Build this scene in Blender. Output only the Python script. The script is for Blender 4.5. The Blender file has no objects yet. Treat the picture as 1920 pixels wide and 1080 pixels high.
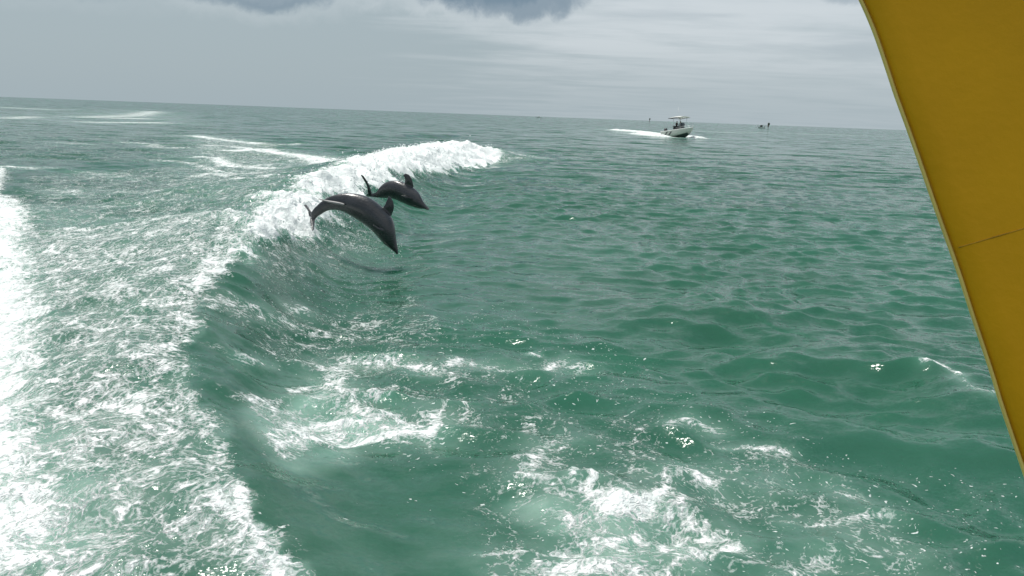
import bpy, bmesh, math, random
import numpy as np
from mathutils import Vector, Matrix

# ------------------------------------------------------------------ camera
sc = bpy.context.scene
H_CAM = 2.8
FPX = 1600.0                                   # focal length in photo pixels (1920 wide)
ROLL = math.atan(0.037)
PITCH = math.atan(324.3 / FPX)
_F = Vector((0, math.cos(PITCH), -math.sin(PITCH)))
_Hh = Vector((1, 0, 0))
_U0 = _Hh.cross(_F)
CR = _Hh * math.cos(ROLL) + _U0 * math.sin(ROLL)
CU = _U0 * math.cos(ROLL) - _Hh * math.sin(ROLL)
CF = _F
CP = Vector((0, 0, H_CAM))
cam_d = bpy.data.cameras.new('camera')
cam = bpy.data.objects.new('camera', cam_d)
sc.collection.objects.link(cam)
m = Matrix.Identity(4)
for i in range(3):
    m[i][0] = CR[i]; m[i][1] = CU[i]; m[i][2] = -CF[i]; m[i][3] = CP[i]
cam.matrix_world = m
cam_d.sensor_width = 36.0
cam_d.lens = 36.0 * FPX / 1920.0
cam_d.clip_start = 0.05
cam_d.clip_end = 60000
sc.camera = cam

# ------------------------------------------------------------------ light
SUN_EL = math.radians(66)
SUN_AZ = math.radians(-48)                     # measured from +Y (view direction) towards +X
sun_dir = Vector((math.sin(SUN_AZ) * math.cos(SUN_EL), math.cos(SUN_AZ) * math.cos(SUN_EL), math.sin(SUN_EL)))
sl = bpy.data.lights.new('sun', 'SUN')
sl.energy = 4.0
sl.angle = math.radians(5.0)
sl.color = (1.0, 0.96, 0.90)
sun = bpy.data.objects.new('sun', sl)
sc.collection.objects.link(sun)
sun.rotation_euler = (-sun_dir).to_track_quat('-Z', 'Y').to_euler()
sun.location = (0, 0, 60)

sc.view_settings.view_transform = 'Standard'
sc.view_settings.look = 'None'
sc.view_settings.exposure = 0.0
sc.view_settings.gamma = 1.0
sc.view_settings.use_curve_mapping = False
sc.cycles.use_denoising = True
sc.cycles.max_bounces = 5
sc.cycles.diffuse_bounces = 2
sc.cycles.glossy_bounces = 3
sc.cycles.sample_clamp_indirect = 3.0
sc.cycles.sample_clamp_direct = 5.0


def pix_ray(px, py):
    return (CF + CR * ((px - 960) / FPX) + CU * ((540 - py) / FPX)).normalized()


# ------------------------------------------------------------------ node helpers
class NT:
    def __init__(self, tree):
        self.t = tree
        self.n = tree.nodes
        self.l = tree.links

    def new(self, kind, **kw):
        nd = self.n.new(kind)
        for k, v in kw.items():
            setattr(nd, k, v)
        return nd

    def put(self, sock, v):
        if isinstance(v, bpy.types.NodeSocket):
            self.l.new(v, sock)
        elif v is not None:
            if hasattr(sock.default_value, '__len__') and not hasattr(v, '__len__'):
                sock.default_value = (v,) * len(sock.default_value)
            elif hasattr(sock.default_value, '__len__') and len(sock.default_value) == 4 and len(v) == 3:
                sock.default_value = (*v, 1)
            else:
                sock.default_value = v

    def math(self, op, a, b=None, c=None, clamp=False):
        nd = self.new('ShaderNodeMath', operation=op, use_clamp=clamp)
        for i, v in enumerate((a, b, c)):
            if v is not None:
                self.put(nd.inputs[i], v)
        return nd.outputs[0]

    def vmath(self, op, a, b=None, scale=None):
        nd = self.new('ShaderNodeVectorMath', operation=op)
        self.put(nd.inputs[0], a)
        if b is not None:
            self.put(nd.inputs[1], b)
        if scale is not None:
            self.put(nd.inputs['Scale'], scale)
        return nd.outputs[0]

    def mix(self, f, a, b):
        nd = self.new('ShaderNodeMix', data_type='RGBA')
        self.put(nd.inputs[0], f)
        self.put(nd.inputs[6], a)
        self.put(nd.inputs[7], b)
        return nd.outputs[2]

    def smooth(self, v, lo, hi, a=0.0, b=1.0):
        nd = self.new('ShaderNodeMapRange', interpolation_type='SMOOTHSTEP')
        self.put(nd.inputs[0], v)
        self.put(nd.inputs[1], lo)
        self.put(nd.inputs[2], hi)
        self.put(nd.inputs[3], a)
        self.put(nd.inputs[4], b)
        return nd.outputs[0]

    def lin(self, v, lo, hi, a=0.0, b=1.0):
        nd = self.new('ShaderNodeMapRange')
        self.put(nd.inputs[0], v)
        self.put(nd.inputs[1], lo)
        self.put(nd.inputs[2], hi)
        self.put(nd.inputs[3], a)
        self.put(nd.inputs[4], b)
        return nd.outputs[0]

    def noise(self, vec, scale, detail=3.0, rough=0.5, dist=0.0, out=0, dims='3D'):
        nd = self.new('ShaderNodeTexNoise', noise_dimensions=dims)
        self.put(nd.inputs['Vector'], vec)
        self.put(nd.inputs['Scale'], scale)
        self.put(nd.inputs['Detail'], detail)
        self.put(nd.inputs['Roughness'], rough)
        self.put(nd.inputs['Distortion'], dist)
        return nd.outputs[out]

    def attr(self, name):
        nd = self.new('ShaderNodeAttribute', attribute_name=name)
        return nd.outputs['Fac']


# ------------------------------------------------------------------ world
w = bpy.data.worlds.new('World')
sc.world = w
w.use_nodes = True
nt = NT(w.node_tree)
nt.n.clear()
sky = nt.new('ShaderNodeTexSky', sky_type='NISHITA', sun_disc=False)
sky.sun_elevation = SUN_EL
sky.sun_rotation = SUN_AZ
sky.air_density = 1.2
sky.dust_density = 2.5
tc = nt.new('ShaderNodeTexCoord')
D = tc.outputs['Generated']
sep = nt.new('ShaderNodeSeparateXYZ')
nt.put(sep.inputs[0], D)
dx, dy, dz = sep.outputs
zc = nt.math('MAXIMUM', dz, 0.0)
az = nt.math('ARCTAN2', dx, dy)                     # radians, 0 = straight ahead
# cloud deck coordinates: the view ray met with a flat layer
inv = nt.math('DIVIDE', 1.0, nt.math('ADD', zc, 0.045))
cmb = nt.new('ShaderNodeCombineXYZ')
nt.put(cmb.inputs[0], nt.math('MULTIPLY', dx, inv))
nt.put(cmb.inputs[1], nt.math('MULTIPLY', dy, inv))
cp = cmb.outputs[0]
n_big = nt.noise(cp, 0.45, 5, 0.55, 0.4)
n_str = nt.noise(nt.vmath('MULTIPLY', cp, (0.5, 0.9, 1)), 1.1, 6, 0.6, 0.3)
haze_c = (0.385, 0.468, 0.510)
white_c = (0.625, 0.685, 0.725)
grey_c = (0.44, 0.51, 0.56)
dark_c = (0.105, 0.190, 0.275)
# thin bright cloud towards the right of the view and higher up
right = nt.smooth(nt.math('ADD', az, nt.math('MULTIPLY', nt.math('SUBTRACT', n_str, 0.5), 0.5)), -0.16, 0.16)
high = nt.smooth(zc, 0.015, 0.10)
wf = nt.math('MULTIPLY', nt.math('MULTIPLY', right, nt.lin(high, 0, 1, 0.28, 1)), nt.smooth(n_str, 0.25, 0.62, 0.45, 1.0))
col = nt.mix(wf, haze_c, white_c)
# greyer streaks inside it
gs = nt.math('MULTIPLY', nt.smooth(n_big, 0.50, 0.66), nt.smooth(zc, 0.03, 0.08))
col = nt.mix(nt.math('MULTIPLY', nt.math('MULTIPLY', gs, 0.6), right), col, grey_c)


def dirblob(px, py, sx, sy):
    d = pix_ray(px, py)
    a0 = math.atan2(d.x, d.y)
    u = nt.math('DIVIDE', nt.math('SUBTRACT', az, a0), sx)
    v = nt.math('DIVIDE', nt.math('SUBTRACT', dz, d.z), sy)
    return nt.math('SUBTRACT', 1.0, nt.math('SQRT', nt.math('ADD', nt.math('MULTIPLY', u, u), nt.math('MULTIPLY', v, v))))


n_edge = nt.noise(D, 34.0, 5, 0.6, 0.2)
ne = nt.math('MULTIPLY', nt.math('SUBTRACT', n_edge, 0.5), 0.9)
# dark undersides of the low cumulus along the top of the view
for (px, py, sx, sy, am) in ((965, -16, 0.100, 0.036, 1.0), (905, -50, 0.14, 0.040, 1.0), (485, -28, 0.10, 0.030, 0.75),
                             (560, -70, 0.25, 0.035, 0.5), (1600, -26, 0.05, 0.020, 0.4), (1180, -95, 0.4, 0.04, 0.8),
                             (60, -60, 0.2, 0.03, 0.3)):
    b = nt.math('ADD', dirblob(px, py, sx, sy), ne)
    # sunlit rim just below each dark base, then the base itself
    rim = nt.math('MULTIPLY', nt.smooth(b, -0.45, 0.05), 0.30 * am)
    col = nt.mix(rim, col, white_c)
    col = nt.mix(nt.math('MULTIPLY', nt.smooth(b, 0.0, 0.42), am), col, dark_c)
# overhead: broken bright cloud
top = nt.smooth(zc, 0.14, 0.4)
over = nt.mix(nt.smooth(n_big, 0.4, 0.62), (0.33, 0.43, 0.53), (0.64, 0.67, 0.69))
col = nt.mix(top, col, over)
col10 = nt.vmath('SCALE', col, scale=10.0)
mixed = nt.mix(0.93, sky.outputs[0], col10)
bg = nt.new('ShaderNodeBackground')
nt.put(bg.inputs[0], mixed)
bg.inputs[1].default_value = 0.1
wo = nt.new('ShaderNodeOutputWorld')
nt.l.new(bg.outputs[0], wo.inputs[0])


# ------------------------------------------------------------------ general helpers
def tag(o, label=None, cat=None, group=None, kind=None):
    if label: o['label'] = label
    if cat: o['category'] = cat
    if group: o['group'] = group
    if kind: o['kind'] = kind
    return o


def empty(name, loc, rz=0.0):
    o = bpy.data.objects.new(name, None)
    sc.collection.objects.link(o)
    o.location = loc
    o.rotation_euler = (0, 0, rz)
    o.empty_display_size = 0.3
    return o


def link_bm(name, bm, mat, parent=None, smooth=True):
    me = bpy.data.meshes.new(name)
    bmesh.ops.recalc_face_normals(bm, faces=bm.faces[:])
    for f in bm.faces:
        f.smooth = smooth
    bm.to_mesh(me)
    bm.free()
    o = bpy.data.objects.new(name, me)
    sc.collection.objects.link(o)
    if mat:
        me.materials.append(mat)
    if parent:
        o.parent = parent
    return o


def principled(name, color, rough=0.5, bump=0.0, bscale=20.0, var=0.15, vscale=6.0, coat=0.0, metallic=0.0, spec=0.5):
    mt = bpy.data.materials.new(name)
    mt.use_nodes = True
    g = NT(mt.node_tree)
    bs = g.n['Principled BSDF']
    co = g.new('ShaderNodeTexCoord').outputs['Object']
    nz = g.noise(co, vscale, 4, 0.55)
    f = g.lin(nz, 0.3, 0.7, 1 - var, 1 + var)
    c = g.vmath('SCALE', (color[0], color[1], color[2]), scale=f)
    g.put(bs.inputs['Base Color'], c)
    bs.inputs['Roughness'].default_value = rough
    bs.inputs['Metallic'].default_value = metallic
    bs.inputs['Coat Weight'].default_value = coat
    bs.inputs['Specular IOR Level'].default_value = spec
    if bump:
        b = g.new('ShaderNodeBump')
        b.inputs['Strength'].default_value = bump
        b.inputs['Distance'].default_value = 0.01
        g.put(b.inputs['Height'], g.noise(co, bscale, 4, 0.55))
        g.put(bs.inputs['Normal'], b.outputs[0])
    return mt


def bm_box(bm, c, s, rot=None, taper=None):
    r = bmesh.ops.create_cube(bm, size=1.0)
    vs = r['verts']
    for v in vs:
        v.co = Vector((v.co.x * s[0], v.co.y * s[1], v.co.z * s[2]))
        if taper and v.co.z > 0:
            v.co.x *= taper[0]; v.co.y *= taper[1]
        if rot is not None:
            v.co = rot @ v.co
        v.co += Vector(c)
    return vs


def bm_tube(bm, pts, r, seg=8, cap=True):
    """tube through points with radius or list of radii"""
    pts = [Vector(p) for p in pts]
    rs = r if isinstance(r, (list, tuple)) else [r] * len(pts)
    rings = []
    up = Vector((0, 0, 1))
    for i, p in enumerate(pts):
        t = (pts[min(i + 1, len(pts) - 1)] - pts[max(i - 1, 0)]).normalized()
        a = t.cross(up)
        if a.length < 1e-3:
            a = t.cross(Vector((1, 0, 0)))
        a.normalize()
        b = t.cross(a).normalized()
        rings.append([bm.verts.new(p + (a * math.cos(k * 2 * math.pi / seg) + b * math.sin(k * 2 * math.pi / seg)) * rs[i]) for k in range(seg)])
    for i in range(len(rings) - 1):
        for k in range(seg):
            bm.faces.new((rings[i][k], rings[i][(k + 1) % seg], rings[i + 1][(k + 1) % seg], rings[i + 1][k]))
    if cap:
        bm.faces.new(rings[0]); bm.faces.new(rings[-1][::-1])


# ------------------------------------------------------------------ numpy noise
def vnoise(x, y, seed=0):
    xi = np.floor(x); yi = np.floor(y)
    fx = x - xi; fy = y - yi
    fx = fx * fx * fx * (fx * (fx * 6 - 15) + 10)
    fy = fy * fy * fy * (fy * (fy * 6 - 15) + 10)
    xi = xi.astype(np.int64); yi = yi.astype(np.int64)

    def h(a, b):
        n = (a * 374761393 + b * 668265263 + seed * 974634777) & 0xFFFFFFFF
        n = ((n ^ (n >> 13)) * 1274126177) & 0xFFFFFFFF
        n = ((n ^ (n >> 15)) * 2246822519) & 0xFFFFFFFF
        return ((n ^ (n >> 16)) & 0xFFFFFF) / float(0xFFFFFF)
    a = h(xi, yi); b = h(xi + 1, yi); c = h(xi, yi + 1); d = h(xi + 1, yi + 1)
    return (a * (1 - fx) + b * fx) * (1 - fy) + (c * (1 - fx) + d * fx) * fy


def fbm(x, y, octv=4, seed=0, gain=0.5):
    s = 0; a = 1; t = 0
    for i in range(octv):
        s = s + a * vnoise(x * 2 ** i + 17.3 * i, y * 2 ** i - 9.1 * i, seed + i)
        t += a; a *= gain
    return s / t


def sstep(v, lo, hi):
    t = np.clip((v - lo) / (hi - lo), 0, 1)
    return t * t * (3 - 2 * t)


# ------------------------------------------------------------------ the sea: shape
def at(px, py, z=0.0):
    d = pix_ray(px, py)
    t = (z - H_CAM) / d.z
    return CP + d * t


# wake and swell ridges: crest as pixel + height, steep side to the right of travel
def ridge(pts, wf, wb, trough=0.25):
    P = [at(p[0], p[1], p[2]) for p in pts]
    return dict(P=np.array([[q.x, q.y] for q in P]), H=np.array([p[2] for p in pts], float),
                wf=wf, wb=wb, tr=trough)


MAIN = ridge([(640, 1240, .06), (560, 1080, .15), (500, 1000, .20), (432, 880, .27), (368, 765, .34), (342, 660, .40), (368, 575, .50),
              (428, 490, .64), (480, 408, .78), (600, 338, .90), (700, 302, .88), (790, 281, .84),
              (868, 271, .74), (930, 282, .42), (1010, 296, .02)], 1.0, 2.6)
RIDGES = [MAIN,
          ridge([(1380, 655, 0), (1494, 652, .10), (1580, 648, .14), (1658, 674, .14), (1709, 683, .18), (1775, 688, .24), (1800, 706, .24), (1869, 742, .20), (1990, 800, .08)], .75, 1.3, .3),
          ridge([(1400, 700, 0), (1447, 697, .08), (1501, 693, .13), (1580, 699, .12), (1677, 704, .08), (1760, 712, 0)], .4, .9),
          ridge([(1130, 600, 0), (1200, 595, .08), (1326, 580, .16), (1384, 575, .2), (1440, 591, .14), (1540, 620, .06), (1600, 640, 0)], .6, 1.4),
          ridge([(1260, 760, 0), (1325, 771, .05), (1462, 790, .10), (1580, 797, .11), (1650, 802, .08), (1700, 806, 0)], .35, .9),
          ridge([(1600, 800, 0), (1690, 806, .08), (1814, 826, .14), (1960, 850, .12)], .45, .9),
          ridge([(1180, 800, 0), (1265, 786, .09), (1300, 784, .1), (1345, 800, .07), (1420, 830, 0)], .22, .6),
          ridge([(700, 255, 0), (760, 251, .25), (850, 252, .25), (950, 262, 0)], 1.5, 3),
          ridge([(960, 880, 0), (1060, 905, .07), (1160, 925, .10), (1250, 905, .08), (1340, 905, 0)], .25, .6),
          ridge([(560, 760, 0), (620, 725, .07), (660, 760, .08), (740, 785, .07), (810, 800, 0)], .2, .5),
          ridge([(100, 420, 0), (230, 392, .10), (360, 370, .15), (480, 345, .12), (560, 330, 0)], .8, 1.6),
          ridge([(60, 640, 0), (160, 600, .08), (260, 585, .1), (330, 600, 0)], .4, .8),
          ridge([(40, 780, 0), (140, 760, .08), (250, 720, .1), (330, 720, 0)], .35, .7),
          ]


def poly_dist(x, y, P, V=None):
    """distance, signed side (+ = right of travel), and value V interpolated along the polyline"""
    best = np.full(x.shape, 1e9); side = np.zeros(x.shape); val = np.zeros(x.shape); par = np.zeros(x.shape)
    for i in range(len(P) - 1):
        ax, ay = P[i]; bx, by = P[i + 1]
        ex, ey = bx - ax, by - ay
        L2 = ex * ex + ey * ey + 1e-12
        t = np.clip(((x - ax) * ex + (y - ay) * ey) / L2, 0, 1)
        qx = x - (ax + t * ex); qy = y - (ay + t * ey)
        d = np.sqrt(qx * qx + qy * qy)
        mk = d < best
        best = np.where(mk, d, best)
        side = np.where(mk, np.sign(qx * ey - qy * ex), side)
        par = np.where(mk, i + t, par)
        if V is not None:
            val = np.where(mk, V[i] * (1 - t) + V[i + 1] * t, val)
    return best, side, val, par


def ridge_height(x, y, info=None):
    z = np.zeros(x.shape)
    for k, R in enumerate(RIDGES):
        P = R['P']
        pad = 3.2 * max(R['wf'] * 2, R['wb'])
        mk = (x > P[:, 0].min() - pad) & (x < P[:, 0].max() + pad) & (y > P[:, 1].min() - pad) & (y < P[:, 1].max() + pad)
        if not mk.any():
            continue
        xs, ys = x[mk], y[mk]
        wv = np.clip(ys * 0.045 + 0.35, .45, 1.5) if k == 0 else 1.0
        wfr = R['wf'] * wv; wba = R['wb'] * wv
        num = 0.0; den = 0.0
        for q in range(len(P) - 1):
            d, s, h, _ = poly_dist(xs, ys, P[q:q + 2], R['H'][q:q + 2])
            hz = np.where(s > 0, h * np.exp(-(d / wfr) ** 2) - R['tr'] * h * np.exp(-((d - 2 * wfr) / wfr) ** 2) * (1 - np.exp(-(d / (.5 * wfr)) ** 2)), h * np.exp(-(d / wba) ** 2))
            wt = (d * d + .03 * R['wf'] ** 2) ** -3
            num = num + hz * wt; den = den + wt
        z[mk] += num / den
        if info is not None and k == 0:
            d, s, h, par = poly_dist(xs, ys, P, R['H'])
            info['s'] = np.full(x.shape, 99.0); info['s'][mk] = d * np.where(s == 0, 1, s)
            info['par'] = np.full(x.shape, -1.0); info['par'][mk] = par
            info['h'] = np.zeros(x.shape); info['h'][mk] = h
    return z


def surf(px, py):
    """where the sight line through a photo pixel meets the sea (ridges included)"""
    d = pix_ray(px, py)
    if d.z > -0.002:
        d.z = -0.002
    t1 = -(H_CAM + 0.2) / d.z
    t0 = (1.2 - H_CAM) / d.z
    ts = np.linspace(t0, t1, 500)
    xs = d.x * ts; ys = d.y * ts; zs = H_CAM + d.z * ts
    under = zs <= ridge_height(xs, ys)
    i = int(np.argmax(under)) if under.any() else len(ts) - 1
    return np.array([xs[i], ys[i]])


rng = np.random.default_rng(7)
NW = 84
lam = np.exp(rng.uniform(math.log(0.22), math.log(7.5), NW))
wdir = math.radians(262) + rng.normal(0, 0.62, NW)            # waves run towards the viewer
wphase = rng.uniform(0, 2 * math.pi, NW)
wslope = 0.066 * np.exp(-((np.log(lam) - math.log(0.62)) / 0.85) ** 2) * rng.uniform(.6, 1.4, NW)
wamp = wslope * lam / (2 * math.pi)

# regions where the chop is damped or boosted (photo pixel polygon, factor, feather in m)
CALM = [
    ([(560, 470), (820, 400), (1180, 430), (1250, 520), (1180, 640), (800, 640), (560, 580)], .55, 1.5),
    ([(380, 640), (620, 860), (900, 860), (980, 1100), (560, 1100)], .30, .5),
    ([(-300, 330), (430, 380), (340, 650), (545, 1090), (-300, 1100)], .75, .6),
    ([(-300, 210), (560, 230), (560, 330), (-300, 330)], .85, 6),
    ([(430, 420), (560, 400), (620, 480), (560, 600), (400, 600)], .8, .5),
]

# foam strokes: (photo pixels on the sea, width in m, strength)
FOAM_L = [
    ([(636, 680), (681, 681), (725, 680), (770, 690), (802, 698), (829, 687), (860, 678), (960, 692)], .09, .70),
    ([(633, 684), (627, 708), (616, 726), (636, 738), (648, 756), (657, 767), (675, 773), (710, 775), (740, 785), (761, 794), (779, 797)], .13, .76),
    ([(657, 741), (669, 733), (693, 745), (710, 753)], .05, .8),
    ([(600, 690), (610, 700), (625, 706)], .06, .75),
    ([(796, 776), (802, 794), (779, 815), (725, 818), (666, 824), (621, 837), (577, 827), (568, 806), (607, 794), (651, 788), (700, 784)], .10, .86),
    ([(450, 818), (488, 812), (524, 806), (565, 803)], .11, .84),
    ([(458, 824), (503, 830), (547, 828), (574, 828)], .13, .80),
    ([(376, 714), (414, 735), (458, 750), (518, 750), (562, 750), (595, 756)], .06, .68),
    ([(560, 735), (600, 728), (650, 742)], .12, .6),
    ([(367, 634), (414, 652), (444, 664), (482, 674)], .045, .82),
    ([(423, 708), (390, 690), (349, 677)], .03, .62),
    ([(380, 575), (395, 610), (393, 640)], .06, .8),
    ([(375, 560), (430, 565), (480, 575)], .10, .65),
    ([(480, 590), (520, 598), (540, 608)], .05, .62),
    ([(540, 580), (560, 590), (575, 585)], .07, .66),
    ([(800, 775), (830, 755), (862, 758)], .05, .55),
    # foreground patch
    ([(1075, 909), (1081, 889)], .05, .85), ([(1112, 906), (1107, 889)], .05, .8),
    ([(1259, 903), (1290, 897), (1322, 900), (1334, 909)], .10, .78),
    ([(978, 878), (962, 900), (1006, 903), (1040, 922), (1078, 934)], .07, .68),
    ([(984, 878), (994, 865), (1019, 840), (1062, 834)], .10, .55),
    ([(1237, 953), (1275, 969), (1306, 987), (1337, 1000)], .12, .62),
    ([(1259, 975), (1275, 1000), (1287, 1019), (1290, 1047), (1315, 1047), (1337, 1025), (1362, 1015)], .08, .72),
    ([(1044, 1028), (1087, 1015), (1144, 1015), (1181, 1009), (1212, 994)], .06, .72),
    ([(1212, 1015), (1237, 1022), (1259, 1040), (1275, 1062), (1244, 1078)], .07, .68),
    ([(1025, 1066), (1119, 1056), (1166, 1059), (1212, 1078), (1260, 1110)], .13, .78),
    ([(1275, 1062), (1337, 1031), (1369, 1016)], .08, .66),
    ([(912, 1047), (962, 1040), (981, 1031), (1031, 1033)], .035, .62),
    ([(1490, 1085), (1550, 1035), (1610, 1020), (1645, 1040)], .11, .54),
    ([(1415, 912), (1455, 905)], .12, .55),
    ([(1360, 845), (1410, 840), (1460, 845), (1485, 850)], .03, .55),
    ([(1330, 880), (1360, 900)], .03, .6),
    ([(1565, 915), (1605, 940)], .06, .5),
    ([(1490, 975), (1580, 975), (1640, 970)], .06, .52),
    ([(988, 664), (1005, 668)], .035, .95),
    ([(1025, 690), (1050, 682), (1078, 690)], .09, .68),
    ([(1262, 790), (1300, 786), (1345, 800)], .05, .66),  # sun glitter, painted as a foam stroke
    ([(1725, 686), (1750, 683), (1775, 688), (1792, 697), (1803, 710), (1832, 731), (1866, 744)], .04, .66),
    ([(1000, 1075), (1080, 1060), (1150, 1075)], .15, .6),
    # churned strip behind the main crest
    ([(64, 464), (128, 474), (139, 478)], .06, .8), ([(142, 607), (178, 612), (205, 619)], .06, .8),
    ([(172, 461), (200, 467), (244, 455)], .12, .7), ([(203, 475), (219, 486), (244, 492)], .06, .75),
    ([(219, 539), (236, 536), (267, 558), (280, 564)], .15, .75), ([(228, 528), (278, 508)], .1, .6),
    ([(219, 572), (244, 594), (258, 608)], .15, .65),
    ([(320, 470), (290, 500), (250, 520)], .1, .55),
    ([(150, 680), (220, 660), (300, 650)], .07, .7), ([(160, 740), (240, 715), (330, 690)], .08, .68),
    ([(130, 830), (200, 800), (330, 770)], .08, .68), ([(170, 880), (260, 860), (370, 830)], .07, .66),
    ([(345, 700), (350, 750), (380, 800), (430, 870)], .09, .72),
    ([(400, 930), (450, 960), (490, 1010), (530, 1080)], .13, .82), ([(300, 960), (360, 930), (430, 900)], .10, .72),
    # streaks further out on the left
    ([(230, 267), (282, 269), (307, 277), (350, 277)], .5, .64),
    ([(367, 255), (400, 260), (440, 265), (480, 270)], .9, .80),
    ([(385, 272), (437, 275), (480, 280), (520, 287)], .7, .80),
    ([(375, 295), (400, 295), (425, 310), (480, 310)], .6, .80),
    ([(362, 330), (400, 325), (437, 330), (475, 325)], .4, .78),
    ([(375, 312), (400, 320), (475, 325)], .4, .72),
    ([(452, 283), (500, 280), (542, 290), (587, 297), (620, 303)], .9, .88),
    ([(500, 275), (565, 269)], .4, .68), ([(430, 311), (472, 314), (500, 317)], .5, .78),
    ([(444, 335), (486, 333), (537, 324)], .3, .74),
    ([(160, 220), (250, 217), (290, 209)], 3.0, .66), ([(170, 229), (250, 230), (295, 230)], 2.2, .72),
    ([(225, 222), (262, 222)], 3.0, .7),
    ([(-20, 200), (80, 205)], 4, .55), ([(-20, 221), (20, 222), (60, 219)], 2, .66),
    ([(162, 322), (200, 327), (250, 335)], .3, .6), ([(107, 357), (140, 357), (150, 365)], .25, .66),
    ([(235, 360), (275, 360), (307, 356)], .25, .66), ([(170, 387), (250, 382), (312, 375), (362, 370)], .2, .62),
    ([(110, 268), (160, 270)], .5, .55), ([(290, 300), (330, 303), (360, 306)], .4, .62),
    ([(-20, 312), (55, 314)], .3, .84), ([(60, 316), (90, 315)], .3, .62),
    # wake of the motorboat, its bow wave and old wakes by the horizon
    ([(1254, 255), (1235, 252.5), (1212, 249), (1180, 246), (1153, 244)], 2.0, .95),
    ([(1250, 257), (1225, 255), (1195, 251)], 1.6, .95),
    ([(1296, 257), (1306, 258.5), (1317, 259.5)], 1.1, .97),
    ([(925, 281), (950, 285), (990, 292)], .8, .60), ([(900, 306), (930, 302), (955, 298)], .5, .55),
    ([(1308, 246), (1340, 247), (1375, 249)], 2.5, .55), ([(1400, 248), (1440, 249)], 3, .45),
    ([(1500, 251), (1560, 252.5), (1640, 255)], 3.0, .50),
]
# foam areas: (photo polygon, strength, feather m)
FOAM_A = [
    ([(-80, 372), (45, 368), (82, 392), (80, 430), (72, 450), (115, 486), (98, 511), (125, 540), (138, 565), (130, 630), (145, 660), (140, 760), (160, 860), (190, 960), (190, 1100), (-900, 1100), (-400, 500)], .86, .65),
    ([(60, 430), (300, 405), (450, 395), (428, 490), (368, 570), (340, 650), (345, 745), (430, 880), (555, 1085), (90, 1090), (90, 700), (100, 560)], .57, .12),
    ([(360, 720), (430, 880), (560, 1090), (420, 1090), (330, 900)], .60, .12),
    ([(330, 560), (368, 600), (370, 632), (338, 645), (300, 620)], .72, .25),
    ([(470, 400), (440, 420), (432, 470), (425, 500), (385, 540), (360, 580), (320, 570), (350, 500), (395, 440), (440, 395)], .74, .25),
    ([(458, 750), (607, 732), (651, 761), (725, 785), (784, 791), (770, 815), (607, 835), (533, 850), (482, 838), (444, 818), (470, 790)], .55, .14),
    ([(380, 555), (470, 560), (485, 590), (420, 612), (400, 640), (376, 630)], .50, .12),
    ([(1075, 912), (1116, 903), (1137, 919), (1175, 925), (1212, 916), (1259, 906), (1287, 916), (1272, 937), (1237, 956), (1197, 975), (1150, 981), (1100, 975), (1084, 941)], .96, .16),
    ([(990, 930), (1075, 912), (1290, 916), (1340, 990), (1360, 1040), (1290, 1090), (1010, 1090), (1060, 1000)], .44, .15),
    ([(-80, 306), (30, 316), (28, 340), (15, 360), (60, 375), (66, 395), (62, 425), (-80, 430)], .74, .3),
    ([(60, 330), (480, 300), (560, 330), (440, 410), (60, 420)], .36, .8),
    ([(-80, 200), (300, 205), (500, 258), (460, 300), (-80, 310)], .16, 3.0),
    ([(360, 250), (500, 268), (600, 300), (520, 335), (350, 335)], .45, 1.2),
    ([(450, 470), (520, 440), (700, 430), (720, 470), (640, 500), (500, 520)], .28, .4),
    ([(480, 560), (760, 560), (820, 640), (620, 700), (480, 660)], .30, .4),
    ([(620, 690), (860, 680), (980, 720), (960, 800), (820, 800), (700, 740)], .24, .4),
    ([(880, 780), (1180, 780), (1500, 860), (1700, 1000), (1900, 1090), (900, 1090)], .20, .4),
]
MILK_A = [
    ([(458, 750), (607, 732), (651, 761), (725, 785), (784, 791), (770, 815), (607, 840), (533, 858), (482, 846), (444, 818), (414, 767)], .80, .16),
    ([(440, 815), (560, 840), (680, 835), (660, 865), (560, 885), (480, 865)], .62, .22),
    ([(380, 740), (470, 745), (450, 815), (410, 790)], .30, .2),
    ([(940, 940), (1080, 925), (1290, 930), (1330, 1000), (1330, 1090), (1020, 1090), (1040, 1000)], .72, .25),
    ([(1300, 870), (1480, 850), (1470, 930), (1330, 930)], .22, .3),
    ([(60, 380), (430, 390), (350, 560), (340, 650), (345, 745), (430, 880), (550, 1085), (-300, 1090), (-300, 380)], .34, .4),
    ([(-300, 380), (60, 390), (110, 560), (110, 760), (240, 900), (260, 1090), (-900, 1090)], .90, .6),
    ([(300, 440), (430, 420), (420, 500), (350, 560), (320, 640), (250, 600)], .35, .5),
    ([(350, 255), (600, 300), (480, 400), (300, 380)], .30, 1.5),
    ([(430, 430), (560, 420), (700, 430), (720, 480), (560, 520), (450, 520)], .16, .6),
]
FLECK_A = [  # white dots for froth and for painted sun glints
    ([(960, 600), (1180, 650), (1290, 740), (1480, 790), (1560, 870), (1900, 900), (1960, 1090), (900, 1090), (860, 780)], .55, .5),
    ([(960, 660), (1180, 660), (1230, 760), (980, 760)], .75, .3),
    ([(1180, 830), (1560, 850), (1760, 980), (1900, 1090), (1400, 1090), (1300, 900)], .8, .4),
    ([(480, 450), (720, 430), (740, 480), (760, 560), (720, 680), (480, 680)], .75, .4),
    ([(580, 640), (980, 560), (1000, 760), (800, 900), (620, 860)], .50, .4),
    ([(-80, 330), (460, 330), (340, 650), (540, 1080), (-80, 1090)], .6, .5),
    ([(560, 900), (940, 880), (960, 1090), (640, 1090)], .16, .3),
    ([(1600, 700), (1900, 700), (1920, 800), (1600, 780)], .12, .4),
]


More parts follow.
